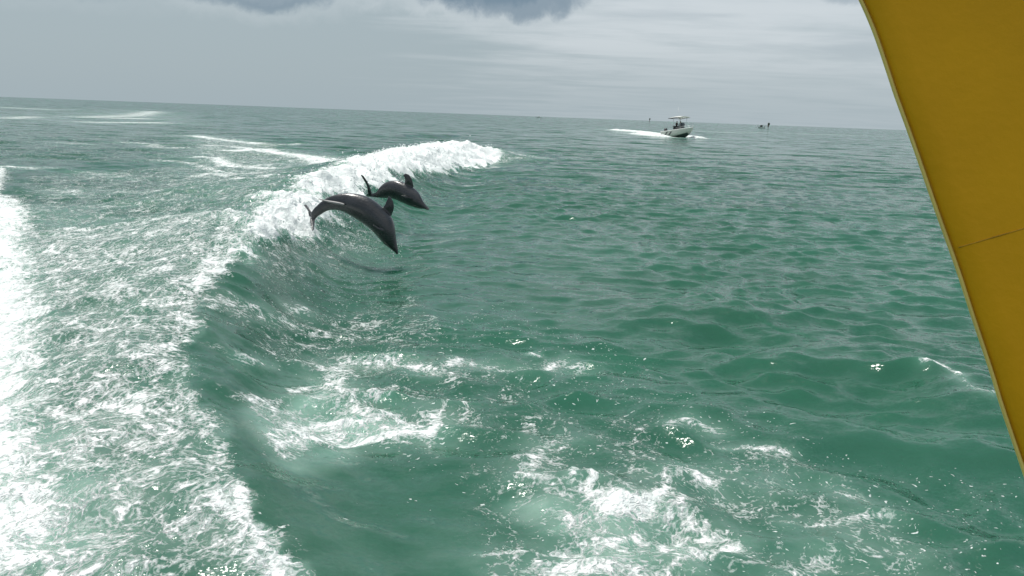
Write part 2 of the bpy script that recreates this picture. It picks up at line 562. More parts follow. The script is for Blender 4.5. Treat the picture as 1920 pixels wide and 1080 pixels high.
def poly_mask(x, y, pix, val, feather, out):
    P = np.array([surf(*p) for p in pix])
    pad = 2.5 * feather
    mk = (x > P[:, 0].min() - pad) & (x < P[:, 0].max() + pad) & (y > P[:, 1].min() - pad) & (y < P[:, 1].max() + pad)
    if not mk.any():
        return
    xs, ys = x[mk], y[mk]
    inside = np.zeros(xs.shape, bool)
    n = len(P)
    for i in range(n):
        ax, ay = P[i]; bx, by = P[(i + 1) % n]
        c = (ay > ys) != (by > ys)
        with np.errstate(divide='ignore', invalid='ignore'):
            xx = (bx - ax) * (ys - ay) / (by - ay + 1e-12) + ax
        inside ^= c & (xs < xx)
    d, _, _, _ = poly_dist(xs, ys, np.vstack([P, P[:1]]))
    sd = np.where(inside, d, -d)
    v = val * sstep(sd, -feather, feather)
    out[mk] = np.maximum(out[mk], v)


def stroke_mask(x, y, pix, wd, val, out):
    P = np.array([surf(*p) for p in pix])
    pad = 2.6 * wd
    mk = (x > P[:, 0].min() - pad) & (x < P[:, 0].max() + pad) & (y > P[:, 1].min() - pad) & (y < P[:, 1].max() + pad)
    if not mk.any():
        return
    xs, ys = x[mk], y[mk]
    d, _, _, _ = poly_dist(xs, ys, P)
    v = val * np.exp(-(d / wd) ** 2 * 0.8)
    out[mk] = np.maximum(out[mk], v)


# grid: polar round the point below the camera, cells grow with distance
a_in = np.arange(-0.70, 0.7001, 0.00128)
a_out = [0.70]
st = 0.002
while a_out[-1] < math.pi:
    st = min(st * 1.16, 0.08)
    a_out.append(a_out[-1] + st)
a_out = np.array(a_out[1:-1])
ang = np.concatenate([-a_out[::-1], a_in, a_out])
rad = [0.5]
while rad[-1] < 42000:
    r = rad[-1]
    if r < 4.2: s_ = 0.05
    elif r < 75: s_ = 0.0037 * r if r > 12 else 0.0032 * r
    else: s_ = r * min(0.0037 * (r / 75) ** 0.75, 0.09)
    rad.append(r + s_)
rad = np.array(rad)
NA, NR = len(ang), len(rad)
print('sea grid', NA, NR, NA * NR)
AA, RR = np.meshgrid(ang, rad)
X = (RR * np.sin(AA)).ravel(); Y = (RR * np.cos(AA)).ravel(); Rv = RR.ravel()

info = {}
Zr = ridge_height(X, Y, info)
calm = np.ones(X.shape)
for (poly, fac, fe) in CALM:
    o = np.zeros(X.shape)
    poly_mask(X, Y, poly, 1.0, fe, o)
    calm *= 1 - (1 - fac) * o
calm *= 0.72 + 0.56 * fbm(X * 0.09, Y * 0.14, 3, 31)           # gusty patches
cell = np.gradient(rad)
cellv = np.repeat(cell, NA)
Z = Zr.copy(); OX = np.zeros(X.shape); OY = np.zeros(X.shape)
near = Rv < 1500
Xn, Yn, cn, An = X[near], Y[near], cellv[near], calm[near]
lost = np.zeros(Xn.shape)
Zn = np.zeros(Xn.shape); oxn = np.zeros(Xn.shape); oyn = np.zeros(Xn.shape)
wx = Xn + 0.5 * (fbm(Xn * .35, Yn * .35, 2, 5) - .5) * 2
wy = Yn + 0.5 * (fbm(Xn * .35, Yn * .35, 2, 6) - .5) * 2
for i in range(NW):
    k = 2 * math.pi / lam[i]
    cx, cy = math.cos(wdir[i]), math.sin(wdir[i])
    fade = np.clip((lam[i] / cn - 2.5) / 3.0, 0, 1)
    ph = k * (cx * wx + cy * wy) + wphase[i]
    a = wamp[i] * fade * An
    lost += (wslope[i] * (1 - fade)) ** 2 / 2
    Zn += a * np.cos(ph)
    oxn -= 0.85 * a * cx * np.sin(ph); oyn -= 0.85 * a * cy * np.sin(ph)
lostv = np.full(X.shape, math.sqrt((wslope ** 2).sum() / 2)); lostv[near] = np.sqrt(lost)
Z[near] += Zn; OX[near] = oxn; OY[near] = oyn

# masks of foam, milk, and froth and glint flecks, with ragged outlines
dw = np.clip(Rv / 12, .5, 4)
jx = X + dw * 0.35 * (fbm(X * 1.1 / dw, Y * 1.1 / dw, 4, 41) - .5)
jy = Y + dw * 0.35 * (fbm(X * 1.1 / dw, Y * 1.1 / dw, 4, 57) - .5)
foam = np.zeros(X.shape); milk = np.zeros(X.shape); fleck = np.zeros(X.shape); crash = np.zeros(X.shape)
for (p, v, fe) in FOAM_A: poly_mask(jx, jy, p, v, fe, foam)
for (p, wd, v) in FOAM_L: (stroke_mask(jx, jy, p, wd * 1.4, v * .95, foam), stroke_mask(jx, jy, p, wd * 3.0, v * .5, milk))
for (p, v, fe) in MILK_A: poly_mask(jx, jy, p, v, fe, milk)
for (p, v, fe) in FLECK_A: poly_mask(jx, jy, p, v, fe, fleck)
# breaking water on the main crest, set out along the crest itself
par, sd = info['par'], info['s']
iw = par > 0
tt = [6.6, 7.3, 8, 9, 10, 11, 12, 12.7, 13.4, 14]
front = np.interp(par, tt, [-.05, .32, .88, 1.15, 1.35, 2.2, 3.5, 3.3, 1.5, .1])
back = np.interp(par, tt, [.25, .42, .65, 1.1, 1.5, 2.2, 2.6, 2.2, .9, .1])
on = sstep(par, 6.2, 7.2) * (1 - sstep(par, 12.9, 13.5))
rag = (fbm(X * 0.9, Y * 0.9, 5, 71, .6) - .5) * 1.5
cr = on * sstep(front + rag * .9 - sd, -.12, .35) * sstep(back + rag + sd, -.4, 1.1)
crash[iw] = cr[iw]
foam = np.maximum(foam, crash * (0.93 + .14 * fbm(X * 1.2, Y * 1.2, 4, 121)))
milk = np.maximum(milk, crash * 0.85)
# the whole crest carries a thin lip of foam towards the viewer's end
lip = (par > 0.5) & (par < 7.5)
sdw = sd + .45 * (fbm(X * 1.7, Y * 1.7, 3, 79) - .5)
lv = (0.52 + .34 * fbm(X * 1.3, Y * 1.3, 3, 83)) * np.exp(-((sdw + .10) / .20) ** 2)
foam[lip] = np.maximum(foam[lip], lv[lip])
# nothing foamy on the smooth front face near the viewer
ff = (par > 0.5) & (par < 6.0)
cut = sstep(sd + .12 * (fbm(X * 7, Y * 7, 3, 77) - .5) + .55 * (fbm(X * 1.7, Y * 1.7, 3, 79) - .5), .02, .14) * sstep(-sd, -.55, -.25)
foam[ff] *= (1 - .85 * cut[ff])
milk[ff] *= (1 - .8 * cut[ff])

# lumpy relief where water breaks or churns
lump = fbm(X * .9, Y * .9, 5, 91, .58) - .42
lump2 = fbm(X * 3.1, Y * 3.1, 4, 95, .6) - .45
Z += crash * (0.62 * lump + 0.26 * lump2)
OX += crash * 0.35 * (fbm(X * 1.6, Y * 1.6, 4, 99) - .4)
churn = sstep(foam, .35, .8) * (1 - crash) * (Rv < 60)
Z += churn * 0.045 * (fbm(X * 4.5, Y * 4.5, 4, 103, .6) - .45) * 2
bw = (Rv > 100) & (Rv < 320)
Z[bw] += sstep(foam[bw], .6, .95) * (.10 + .35 * (fbm(X[bw] * .7, Y[bw] * .7, 3, 107)))

VX = X + OX; VY = Y + OY
co = np.empty((NA * NR, 3), np.float32)
co[:, 0] = VX; co[:, 1] = VY; co[:, 2] = Z
# curvature of the earth, so the far sheet meets the sky as a real horizon does
co[:, 2] -= (Rv ** 2) / (2 * 6371000.0) * 0.6
ii = np.arange(NR - 1)[:, None] * NA + np.arange(NA)[None, :]
jj = np.arange(NR - 1)[:, None] * NA + (np.arange(NA)[None, :] + 1) % NA
quads = np.stack([ii, jj, jj + NA, ii + NA], axis=-1).reshape(-1, 4)[:, ::-1]
quads = np.ascontiguousarray(quads, dtype=np.int32)
me = bpy.data.meshes.new('water')
me.vertices.add(len(co)); me.vertices.foreach_set('co', co.ravel())
me.loops.add(quads.size); me.loops.foreach_set('vertex_index', quads.ravel())
me.polygons.add(len(quads)); me.polygons.foreach_set('loop_start', np.arange(0, quads.size, 4, dtype=np.int32))
me.update(calc_edges=True)
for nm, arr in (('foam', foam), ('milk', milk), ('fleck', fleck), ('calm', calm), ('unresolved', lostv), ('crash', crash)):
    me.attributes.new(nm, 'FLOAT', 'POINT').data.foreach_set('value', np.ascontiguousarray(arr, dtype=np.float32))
water = bpy.data.objects.new('water', me)
sc.collection.objects.link(water)
tag(water, kind='structure')


def sea_z(x, y):
    i = np.argmin((VX - x) ** 2 + (VY - y) ** 2)
    return float(co[i, 2])


# ------------------------------------------------------------------ the sea: material
mt = bpy.data.materials.new('sea_water')
mt.use_nodes = True
g = NT(mt.node_tree)
bs = g.n['Principled BSDF']
geo = g.new('ShaderNodeNewGeometry')
pos = geo.outputs['Position']
flat = g.vmath('MULTIPLY', pos, (1, 1, 0.6))
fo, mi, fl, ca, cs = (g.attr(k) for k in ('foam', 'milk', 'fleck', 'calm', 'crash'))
# lace-like foam pattern
wn = g.noise(flat, 1.6, 4, 0.55, out=1)
warp = g.vmath('ADD', flat, g.vmath('SCALE', g.vmath('SUBTRACT', wn, (0.5, 0.5, 0.5)), scale=0.55))
wn2 = g.noise(flat, 9.0, 3, 0.55, out=1)
warp2 = g.vmath('ADD', warp, g.vmath('SCALE', g.vmath('SUBTRACT', wn2, (0.5, 0.5, 0.5)), scale=0.10))


def edges(vec, scale, wid):
    v = g.new('ShaderNodeTexVoronoi', feature='DISTANCE_TO_EDGE')
    g.put(v.inputs['Vector'], vec)
    v.inputs['Scale'].default_value = scale
    return g.smooth(v.outputs['Distance'], 0.0, wid, 1.0, 0.0)


l1 = edges(warp2, 2.6, 0.16)
l2 = edges(warp2, 7.5, 0.22)
l3 = edges(warp2, 19.0, 0.30)
nA = g.lin(g.noise(warp, 2.1, 8, 0.66), 0.32, 0.68)
nB = g.lin(g.noise(warp2, 8.5, 6, 0.68), 0.32, 0.68)
nC = g.lin(g.noise(warp2, 27.0, 4, 0.66), 0.32, 0.68)
pat = g.math('ADD', g.math('MULTIPLY', nA, 0.28), g.math('MULTIPLY', nB, 0.24))
pat = g.math('ADD', pat, g.math('MULTIPLY', nC, 0.20))
pat = g.math('ADD', pat, g.math('MULTIPLY', l1, 0.07))
pat = g.math('ADD', pat, g.math('MULTIPLY', l2, 0.11))
pat = g.math('ADD', pat, g.math('MULTIPLY', l3, 0.13))
thr = g.math('SUBTRACT', g.math('SUBTRACT', 0.70, g.math('MULTIPLY', fo, 0.25)), g.math('MULTIPLY', g.math('POWER', fo, 3.0), 0.34))
fa = g.smooth(g.math('SUBTRACT', pat, thr), -0.08, 0.20)
fa = g.math('MULTIPLY', fa, g.smooth(fo, 0.02, 0.2))
# small white flecks: froth, and sun glints painted in as dots
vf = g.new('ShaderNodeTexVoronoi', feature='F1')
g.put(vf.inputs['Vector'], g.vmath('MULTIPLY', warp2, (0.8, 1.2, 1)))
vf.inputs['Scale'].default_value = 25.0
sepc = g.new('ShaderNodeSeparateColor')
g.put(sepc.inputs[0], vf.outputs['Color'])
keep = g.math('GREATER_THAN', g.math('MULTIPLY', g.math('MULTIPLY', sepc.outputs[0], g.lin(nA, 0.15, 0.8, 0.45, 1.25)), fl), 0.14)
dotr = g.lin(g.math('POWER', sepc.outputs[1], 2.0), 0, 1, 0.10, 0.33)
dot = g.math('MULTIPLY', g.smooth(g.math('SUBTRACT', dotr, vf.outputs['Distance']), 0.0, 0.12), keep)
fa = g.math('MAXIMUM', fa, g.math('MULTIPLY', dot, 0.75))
# body colour of the water
lowv = g.noise(flat, 0.16, 3, 0.5)
body = g.mix(g.smooth(lowv, 0.35, 0.65), (0.022, 0.089, 0.055), (0.029, 0.107, 0.070))
milky = g.mix(g.lin(g.noise(warp, 2.4, 6, 0.6), 0.3, 0.7), (0.16, 0.33, 0.26), (0.40, 0.56, 0.48))
mf = g.math('MULTIPLY', mi, g.lin(g.noise(warp, 1.3, 6, 0.6), 0.3, 0.7, 0.55, 1.1), clamp=True)
body = g.mix(mf, body, milky)
white = g.mix(g.lin(nB, 0, 1), (0.72, 0.79, 0.76), (0.92, 0.93, 0.92))
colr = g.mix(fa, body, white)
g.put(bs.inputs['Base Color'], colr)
# light scatters inside the water body, so shadows on it stay soft
bs.subsurface_method = 'BURLEY'
g.put(bs.inputs['Subsurface Weight'], g.lin(fa, 0, 1, 1.0, 0.0))
bs.inputs['Subsurface Radius'].default_value = (0.35, 0.8, 0.65)
bs.inputs['Subsurface Scale'].default_value = 0.8
g.put(bs.inputs['Roughness'], g.lin(fa, 0, 1, 0.10, 0.75))
bs.inputs['IOR'].default_value = 1.333
g.put(bs.inputs['Specular IOR Level'], g.lin(fa, 0, 1, 0.43, 0.15))
# ripples (as slopes, so the far sea keeps its roughness) and froth relief
def slope(scale, k, det, rg, stretch):
    c = g.noise(g.vmath('MULTIPLY', pos, (stretch, 1.0, 1.0)), scale, det, rg, 0.35, out=1)
    return g.vmath('SCALE', g.vmath('SUBTRACT', c, (0.5, 0.5, 0.5)), scale=k)


sl_ = g.vmath('ADD', slope(1.3, 0.46, 3, .55, .5), slope(4.0, 0.68, 3, .6, .45))
sl_ = g.vmath('ADD', sl_, g.vmath('ADD', slope(16.0, 0.34, 2, .6, .7), slope(8.0, 0.30, 2, .6, .5)))
sl_ = g.vmath('ADD', sl_, g.vmath('SCALE', slope(0.55, 10.0, 3, .55, .5), scale=g.attr('unresolved')))
glit = g.vmath('SCALE', slope(42.0, 1.0, 2, .6, .8), scale=g.lin(fl, 0, 1, 0.34, 0.80))
sl_ = g.vmath('ADD', sl_, glit)
sl_ = g.vmath('MULTIPLY', sl_, (0.75, 1.15, 0.0))
sl_ = g.vmath('SCALE', sl_, scale=g.lin(ca, 0.2, 1.0, 0.42, 1.0))
h = g.math('MULTIPLY', g.math('MULTIPLY', pat, fa), 0.035)
bp = g.new('ShaderNodeBump')
bp.inputs['Strength'].default_value = 1.0
bp.inputs['Distance'].default_value = 1.0
g.put(bp.inputs['Height'], h)
g.put(bs.inputs['Normal'], g.vmath('NORMALIZE', g.vmath('ADD', bp.outputs[0], sl_)))
me.materials.append(mt)

# ------------------------------------------------------------------ spray thrown up by the breaking crest
mspray = principled('spray_water', (0.86, 0.88, 0.87), 0.5, var=0.05)


def blobs(name, pts, sizes):
    base = np.array([[1, 0, 0], [-1, 0, 0], [0, 1, 0], [0, -1, 0], [0, 0, 1], [0, 0, -1]], float)
    tri = np.array([[0, 2, 4], [2, 1, 4], [1, 3, 4], [3, 0, 4], [2, 0, 5], [1, 2, 5], [3, 1, 5], [0, 3, 5]])
    n = len(pts)
    r_ = np.random.default_rng(3)
    sc3 = sizes[:, None, None] * r_.uniform(.6, 1.5, (n, 1, 3))
    V = pts[:, None, :] + base[None] * sc3
    Fc = tri[None] + (np.arange(n) * 6)[:, None, None]
    m_ = bpy.data.meshes.new(name)
    m_.from_pydata(V.reshape(-1, 3).tolist(), [], Fc.reshape(-1, 3).tolist())
    m_.update()
    o_ = bpy.data.objects.new(name, m_)
    sc.collection.objects.link(o_)
    m_.materials.append(mspray)
    return o_


idx = np.nonzero((crash > .25) & (crash < 1.1) & (np.abs(sd) < 4))[0]
rs = np.random.default_rng(11)
wgt = crash[idx] * Rv[idx] ** 2
pick = rs.choice(idx, 3600, p=wgt / wgt.sum())
pp = co[pick].astype(float) + rs.normal(0, .06, (len(pick), 3))
pp[:, 2] += rs.exponential(.05, len(pick))
siz = np.clip(rs.exponential(.010, len(pick)) + .007, .007, .04)
# drops thrown from the near edge of the crash
idx2 = np.nonzero((crash > .08) & (crash < .6) & (sd > 0) & (Rv < 34))[0]
wgt2 = Rv[idx2] ** 2
pick2 = rs.choice(idx2, 900, p=wgt2 / wgt2.sum())
p2 = co[pick2].astype(float) + rs.normal(0, .12, (len(pick2), 3))
p2[:, 2] += rs.exponential(.08, len(pick2)) + .02
s2 = np.clip(rs.exponential(.006, len(pick2)) + .004, .004, .02)
drops = []
for (u0, u1, v0, v1, yy, n) in ((215, 900, 560, 1000, 16.3, 420), (150, 330, 500, 800, 16.4, 160), (1040, 1160, 900, 1040, 16.0, 50),
                                (780, 1000, 290, 460, 21.7, 110), (1270, 1460, 340, 520, 21.2, 45)):
    for _ in range(n):
        u = rs.uniform(u0, u1); v = rs.uniform(v0, v1)
        q = CP + pix_ray(540 + u / 5.4, 290 + v / 5.4) * 1.0
        d_ = pix_ray(540 + u / 5.4, 290 + v / 5.4)
        q = CP + d_ * ((yy + .1 + abs(rs.normal(0, .25))) / d_.y)
        drops.append([q.x, q.y, q.z])
drops = np.array(drops)
s3 = np.clip(rs.exponential(.0035, len(drops)) + .003, .003, .012)
spray = blobs('sea_spray', np.vstack([pp, p2, drops]), np.concatenate([siz, s2, s3]))
tag(spray, 'white spray and froth thrown up along the breaking wake wave', 'spray', kind='stuff')


# ------------------------------------------------------------------ dolphins
def zoom_pt(u, v):
    return (540 + u / 5.4, 290 + v / 5.4)


def on_depth(px, py, y):
    """point on the sight line at distance y along the ground axis"""
    d = pix_ray(px, py)
    return CP + d * (y / d.y)


def remeshed(name, bm, voxel, mat, parent=None, smooth_it=3):
    me_ = bpy.data.meshes.new(name)
    bmesh.ops.recalc_face_normals(bm, faces=bm.faces[:])
    bm.to_mesh(me_); bm.free()
    o = bpy.data.objects.new(name, me_)
    sc.collection.objects.link(o)
    r = o.modifiers.new('r', 'REMESH'); r.mode = 'VOXEL'; r.voxel_size = voxel
    s = o.modifiers.new('s', 'SMOOTH'); s.factor = 0.5; s.iterations = smooth_it
    dg = bpy.context.evaluated_depsgraph_get()
    ev = bpy.data.meshes.new_from_object(o.evaluated_get(dg))
    o.modifiers.clear()
    o.data = ev
    ev.name = name
    bpy.data.meshes.remove(me_)
    ev.materials.clear(); ev.materials.append(mat)
    for p in ev.polygons: p.use_smooth = True
    if parent: o.parent = parent
    return o


def loft(bm, secs, seg=20):
    """secs: (dorsal point, ventral point, half width, width axis)"""
    rings = []
    for (d, v, hw, ax) in secs:
        c = (d + v) / 2; up = (d - v) / 2
        rings.append([bm.verts.new(c + up * math.cos(2 * math.pi * k / seg) + ax * (hw * math.sin(2 * math.pi * k / seg) * (1 - .10 * math.cos(2 * math.pi * k / seg)))) for k in range(seg)])
    for i in range(len(rings) - 1):
        for k in range(seg):
            bm.faces.new((rings[i][k], rings[i][(k + 1) % seg], rings[i + 1][(k + 1) % seg], rings[i + 1][k]))
    bm.faces.new(rings[0]); bm.faces.new(rings[-1][::-1])


def plate(bm, pts, axis, th):
    """closed plate: outline points with thickness th(i) along axis, thinner at the outline's far end"""
    c = sum(pts, Vector()) / len(pts)
    fr = [bm.verts.new(p - axis * th * .28) for p in pts]
    bk = [bm.verts.new(p + axis * th * .28) for p in pts]
    cf = bm.verts.new(c - axis * th * .8); cb = bm.verts.new(c + axis * th * .8)
    n = len(pts)
    for i in range(n):
        j = (i + 1) % n
        bm.faces.new((fr[i], fr[j], cf)); bm.faces.new((bk[j], bk[i], cb))
        bm.faces.new((fr[j], fr[i], bk[i], bk[j]))


def dolphin_mat():
    mt = bpy.data.materials.new('dolphin_skin')
    mt.use_nodes = True
    g = NT(mt.node_tree)
    bs = g.n['Principled BSDF']
    co = g.new('ShaderNodeTexCoord').outputs['Object']
    n1 = g.noise(co, 3.5, 5, 0.6)
    n2 = g.noise(g.vmath('MULTIPLY', co, (1, 1, 3)), 14, 4, 0.6)
    vent = g.attr('belly')
    c = g.mix(g.lin(n1, .35, .65), (0.014, 0.016, 0.019), (0.030, 0.032, 0.037))
    c = g.mix(vent, c, (0.10, 0.10, 0.10))
    c = g.mix(g.smooth(n2, .60, .72, 0, .35), c, (0.07, 0.07, 0.075))
    g.put(bs.inputs['Base Color'], c)
    g.put(bs.inputs['Roughness'], g.lin(n2, .3, .7, .20, .42))
    bs.inputs['Coat Weight'].default_value = 0.35
    bs.inputs['Coat Roughness'].default_value = 0.16
    b = g.new('ShaderNodeBump'); b.inputs['Strength'].default_value = .35; b.inputs['Distance'].default_value = .01
    g.put(b.inputs['Height'], g.noise(co, 22, 3, 0.55))
    g.put(bs.inputs['Normal'], b.outputs[0])
    return mt


MDOL = dolphin_mat()
MEYE = principled('eye_black', (0.01, 0.01, 0.012), 0.1, var=0.0)


def build_dolphin(pairs, depth, plates, name, label, wfun, pect, eye_i):
    n = len(pairs)
    dep = lambda t: depth[0] * (1 - t) + depth[1] * t
    P = []
    for i, (d, v) in enumerate(pairs):
        y = dep(i / (n - 1))
        P.append((on_depth(*zoom_pt(*d), y), on_depth(*zoom_pt(*v), y)))
    c0 = sum((a + b for a, b in P), Vector()) / (2 * n)
    view = (c0 - CP).normalized()
    side = Vector((view.x, view.y, 0)).normalized()
    # resample smoothly (Catmull-Rom)
    def cr(Q, t):
        i = min(int(t), len(Q) - 2); f = t - i
        p0 = Q[max(i - 1, 0)]; p1 = Q[i]; p2 = Q[i + 1]; p3 = Q[min(i + 2, len(Q) - 1)]
        return 0.5 * ((2 * p1) + (p2 - p0) * f + (2 * p0 - 5 * p1 + 4 * p2 - p3) * f * f + (3 * p1 - p0 - 3 * p2 + p3) * f ** 3)
    secs = []
    M = 90
    for k in range(M + 1):
        t = k / M * (n - 1)
        d = cr([p[0] for p in P], t); v = cr([p[1] for p in P], t)
        hw = (d - v).length / 2 * wfun(k / M)
        secs.append((d, v, hw, side))
    bm = bmesh.new()
    loft(bm, secs, 24)
    for (pts, off, th) in plates:
        q = []
        for j, (u, v, o) in enumerate(pts):
            q.append(on_depth(*zoom_pt(u, v), dep(off) + o))
        plate(bm, q, side, th)
    for (pts, sgn) in pect:
        q = []
        for (u, v, o) in pts:
            q.append(on_depth(*zoom_pt(u, v), dep(.7) + sgn * o))
        plate(bm, q, side, .03)
    root = remeshed(name, bm, 0.0105, MDOL, None, 4)
    me_ = root.data
    # pale belly attribute: how far below the middle line of the flank
    nv = len(me_.vertices)
    cc = np.empty(nv * 3, np.float32); me_.vertices.foreach_get('co', cc); cc = cc.reshape(-1, 3)
    D_ = np.array([list(s[0]) for s in secs]); V_ = np.array([list(s[1]) for s in secs])
    mid = (D_ + V_) / 2
    bl = np.zeros(nv, np.float32)
    for a in range(0, nv, 20000):
        q = cc[a:a + 20000]
        ix = np.argmin(((q[:, None, :] - mid[None]) ** 2).sum(-1), axis=1)
        up = D_[ix] - V_[ix]
        f = ((q - V_[ix]) * up).sum(-1) / (up ** 2).sum(-1)
        bl[a:a + 20000] = 1 - sstep(f, .02, .30)
    me_.attributes.new('belly', 'FLOAT', 'POINT').data.foreach_set('value', bl)
    # put the origin at the body's middle
    me_.transform(Matrix.Translation(-c0))
    root.location = c0
    # eyes
    d, v, hw, _ = secs[int(eye_i * M)]
    for sg in (-1, 1):
        be = bmesh.new()
        bmesh.ops.create_uvsphere(be, u_segments=12, v_segments=8, radius=.014)
        ep = v + (d - v) * .42 + side * sg * hw * .97 - c0
        bmesh.ops.translate(be, verts=be.verts[:], vec=ep)
        link_bm('eye', be, MEYE, root)
    tag(root, label, 'dolphin', 'dolphins leaping in the wake')
    return root, c0, side, secs


def wbody(t):
    return float(np.interp(t, [0, .12, .3, .5, .75, .9, 1], [.45, .50, .72, .88, .92, .95, .9]))


big_pairs = [((230, 592), (262, 672)), ((262, 545), (300, 628)), ((300, 508), (345, 598)), ((350, 465), (390, 572)),
             ((410, 430), (440, 560)), ((480, 405), (500, 562)), ((560, 391), (570, 583)), ((640, 390), (640, 622)),
             ((740, 405), (715, 668)), ((820, 432), (775, 710)), ((890, 475), (830, 752)), ((950, 525), (875, 798)),
             ((1010, 580), (912, 840)), ((1055, 645), (945, 880)), ((1080, 720), (975, 908)), ((1090, 790), (1005, 932)),
             ((1097, 850), (1035, 953)), ((1103, 892), (1058, 970)), ((1110, 930), (1078, 988)), ((1115, 970), (1093, 1004)),
             ((1116, 1004), (1103, 1016))]
big_plates = [
    # dorsal fin
    ([(955, 545, 0), (985, 500, 0), (1003, 455, 0), (1020, 418, 0), (1046, 438, 0), (1067, 480, 0), (1074, 530, 0), (1062, 580, 0), (1046, 618, 0), (1020, 640, 0)], .62, .05),
    # flukes
    ([(240, 640, 0), (212, 620, .04), (200, 565, .14), (172, 530, .26), (155, 506, .34), (186, 503, .30), (216, 543, .14), (245, 590, .0)], 0, .05),
    ([(225, 625, 0), (224, 680, -.08), (232, 740, -.22), (243, 775, -.32), (264, 765, -.26), (270, 705, -.10), (275, 645, 0)], 0, .05),
]
big_pect = [([(955, 800, .19), (925, 772, .23), (880, 735, .24), (850, 705, .22), (880, 715, .22), (930, 745, .22), (975, 775, .19)], -1),
            ([(955, 800, .19), (925, 772, .26), (880, 735, .30), (850, 705, .30), (880, 715, .28), (930, 745, .24), (975, 775, .19)], 1)]
big, bc, bside, bsecs = build_dolphin(big_pairs, (16.4, 16.0), big_plates, 'dolphin',
                               'larger dolphin in front, dark grey body arched with its snout touching the water', wbody, big_pect, .87)

small_pairs = [((812, 388), (822, 422)), ((860, 392), (850, 428)), ((895, 375), (900, 434)), ((920, 340), (950, 438)),
               ((955, 303), (1000, 440)), ((1000, 276), (1045, 442)), ((1050, 262), (1090, 455)), ((1110, 262), (1130, 475)),
               ((1170, 280), (1170, 492)), ((1230, 310), (1205, 508)), ((1285, 345), (1245, 523)), ((1325, 385), (1285, 537)),
               ((1350, 430), (1320, 545)), ((1368, 470), (1350, 549)), ((1392, 503), (1378, 550)), ((1416, 528), (1402, 558)), ((1434, 545), (1422, 562))]
small_plates = [
    ([(1178, 300, 0), (1186, 262, 0), (1182, 232, 0), (1163, 206, 0), (1190, 190, 0), (1225, 203, 0), (1250, 238, 0), (1264, 280, 0), (1272, 325, 0), (1230, 335, 0)], .6, .06),
    ([(815, 415, 0), (806, 390, 0), (810, 345, -.10), (788, 290, -.22), (752, 232, -.32), (733, 201, -.38), (763, 213, -.34), (798, 262, -.22), (828, 320, -.08), (850, 385, 0), (850, 415, 0)], 0, .06),
    ([(812, 385, 0), (797, 398, .12), (786, 414, .3), (806, 426, .3), (838, 428, .12), (850, 405, 0)], 0, .06),
]
small_pect = [([(1235, 470, .17), (1210, 455, .21), (1170, 430, .22), (1150, 412, .20), (1180, 412, .21), (1225, 430, .21), (1262, 452, .18)], -1),
              ([(1235, 470, .17), (1210, 455, .25), (1170, 430, .30), (1150, 412, .30), (1180, 412, .27), (1225, 430, .23), (1262, 452, .18)], 1)]
small, scn, sside, ssecs = build_dolphin(small_pairs, (21.6, 20.8), small_plates, 'dolphin',
                                  'smaller dolphin behind, dark grey body in mid air with tail fluke raised', wbody, small_pect, .84)

# slender pale fish clinging to the flank of the larger dolphin
MREM = principled('remora_skin', (0.20, 0.20, 0.20), 0.5, var=.25, vscale=15)
bm = bmesh.new()
up_px = [(318, 444, 454), (335, 448, 462), (370, 455, 474), (420, 463, 488), (470, 471, 500), (520, 480, 510), (555, 489, 516), (572, 497, 510)]
secs = []
for i, (u, a, b) in enumerate(up_px):
    hw_body = 0.0
    best = min(bsecs, key=lambda s: ((s[0] + s[1]) / 2 - on_depth(*zoom_pt(u, (a + b) / 2), 16.35)).length)
    y = ((best[0] + best[1]) / 2).y - best[2] - .018
    secs.append((on_depth(*zoom_pt(u, a), y), on_depth(*zoom_pt(u, b), y), .030 + .014 * math.sin(math.pi * i / 7), bside))
loft(bm, secs, 12)
o0 = secs[0][0]; o1 = secs[0][1]
plate(bm, [o0, o0 + (o0 - o1) * .9 + (o0 - secs[1][0]) * .8, o0 + (o0 - secs[1][0]) * .4, o1 - (o0 - o1) * .9 + (o1 - secs[1][1]) * .8, o1], bside, .015)
rem = remeshed('remora', bm, .006, MREM, None, 2)
rc = (secs[3][0] + secs[3][1]) / 2
rem.data.transform(Matrix.Translation(-rc)); rem.location = rc
tag(rem, 'slender pale fish clinging to the flank of the larger dolphin near its tail', 'fish')

# ------------------------------------------------------------------ yellow panel of the boat the picture is taken from
MYEL = principled('yellow_paint', (0.74, 0.345, 0.005), 0.5, bump=.12, bscale=60, var=.10, vscale=3.0, spec=0.18)
MTRIM = principled('yellow_trim_paint', (0.78, 0.58, 0.15), 0.4, var=.1, vscale=9)
MSEAM = principled('sealant', (0.58, 0.28, 0.005), 0.6, var=.25, vscale=40)
PL0 = CP + pix_ray(1700, 300) * 1.45
PLN = (Vector((-0.34, -0.93, 0.12))).normalized()


def on_panel(px, py, off=0.0):
    d = pix_ray(px, py)
    t = ((PL0 + PLN * off) - CP).dot(PLN) / d.dot(PLN)
    return CP + d * t


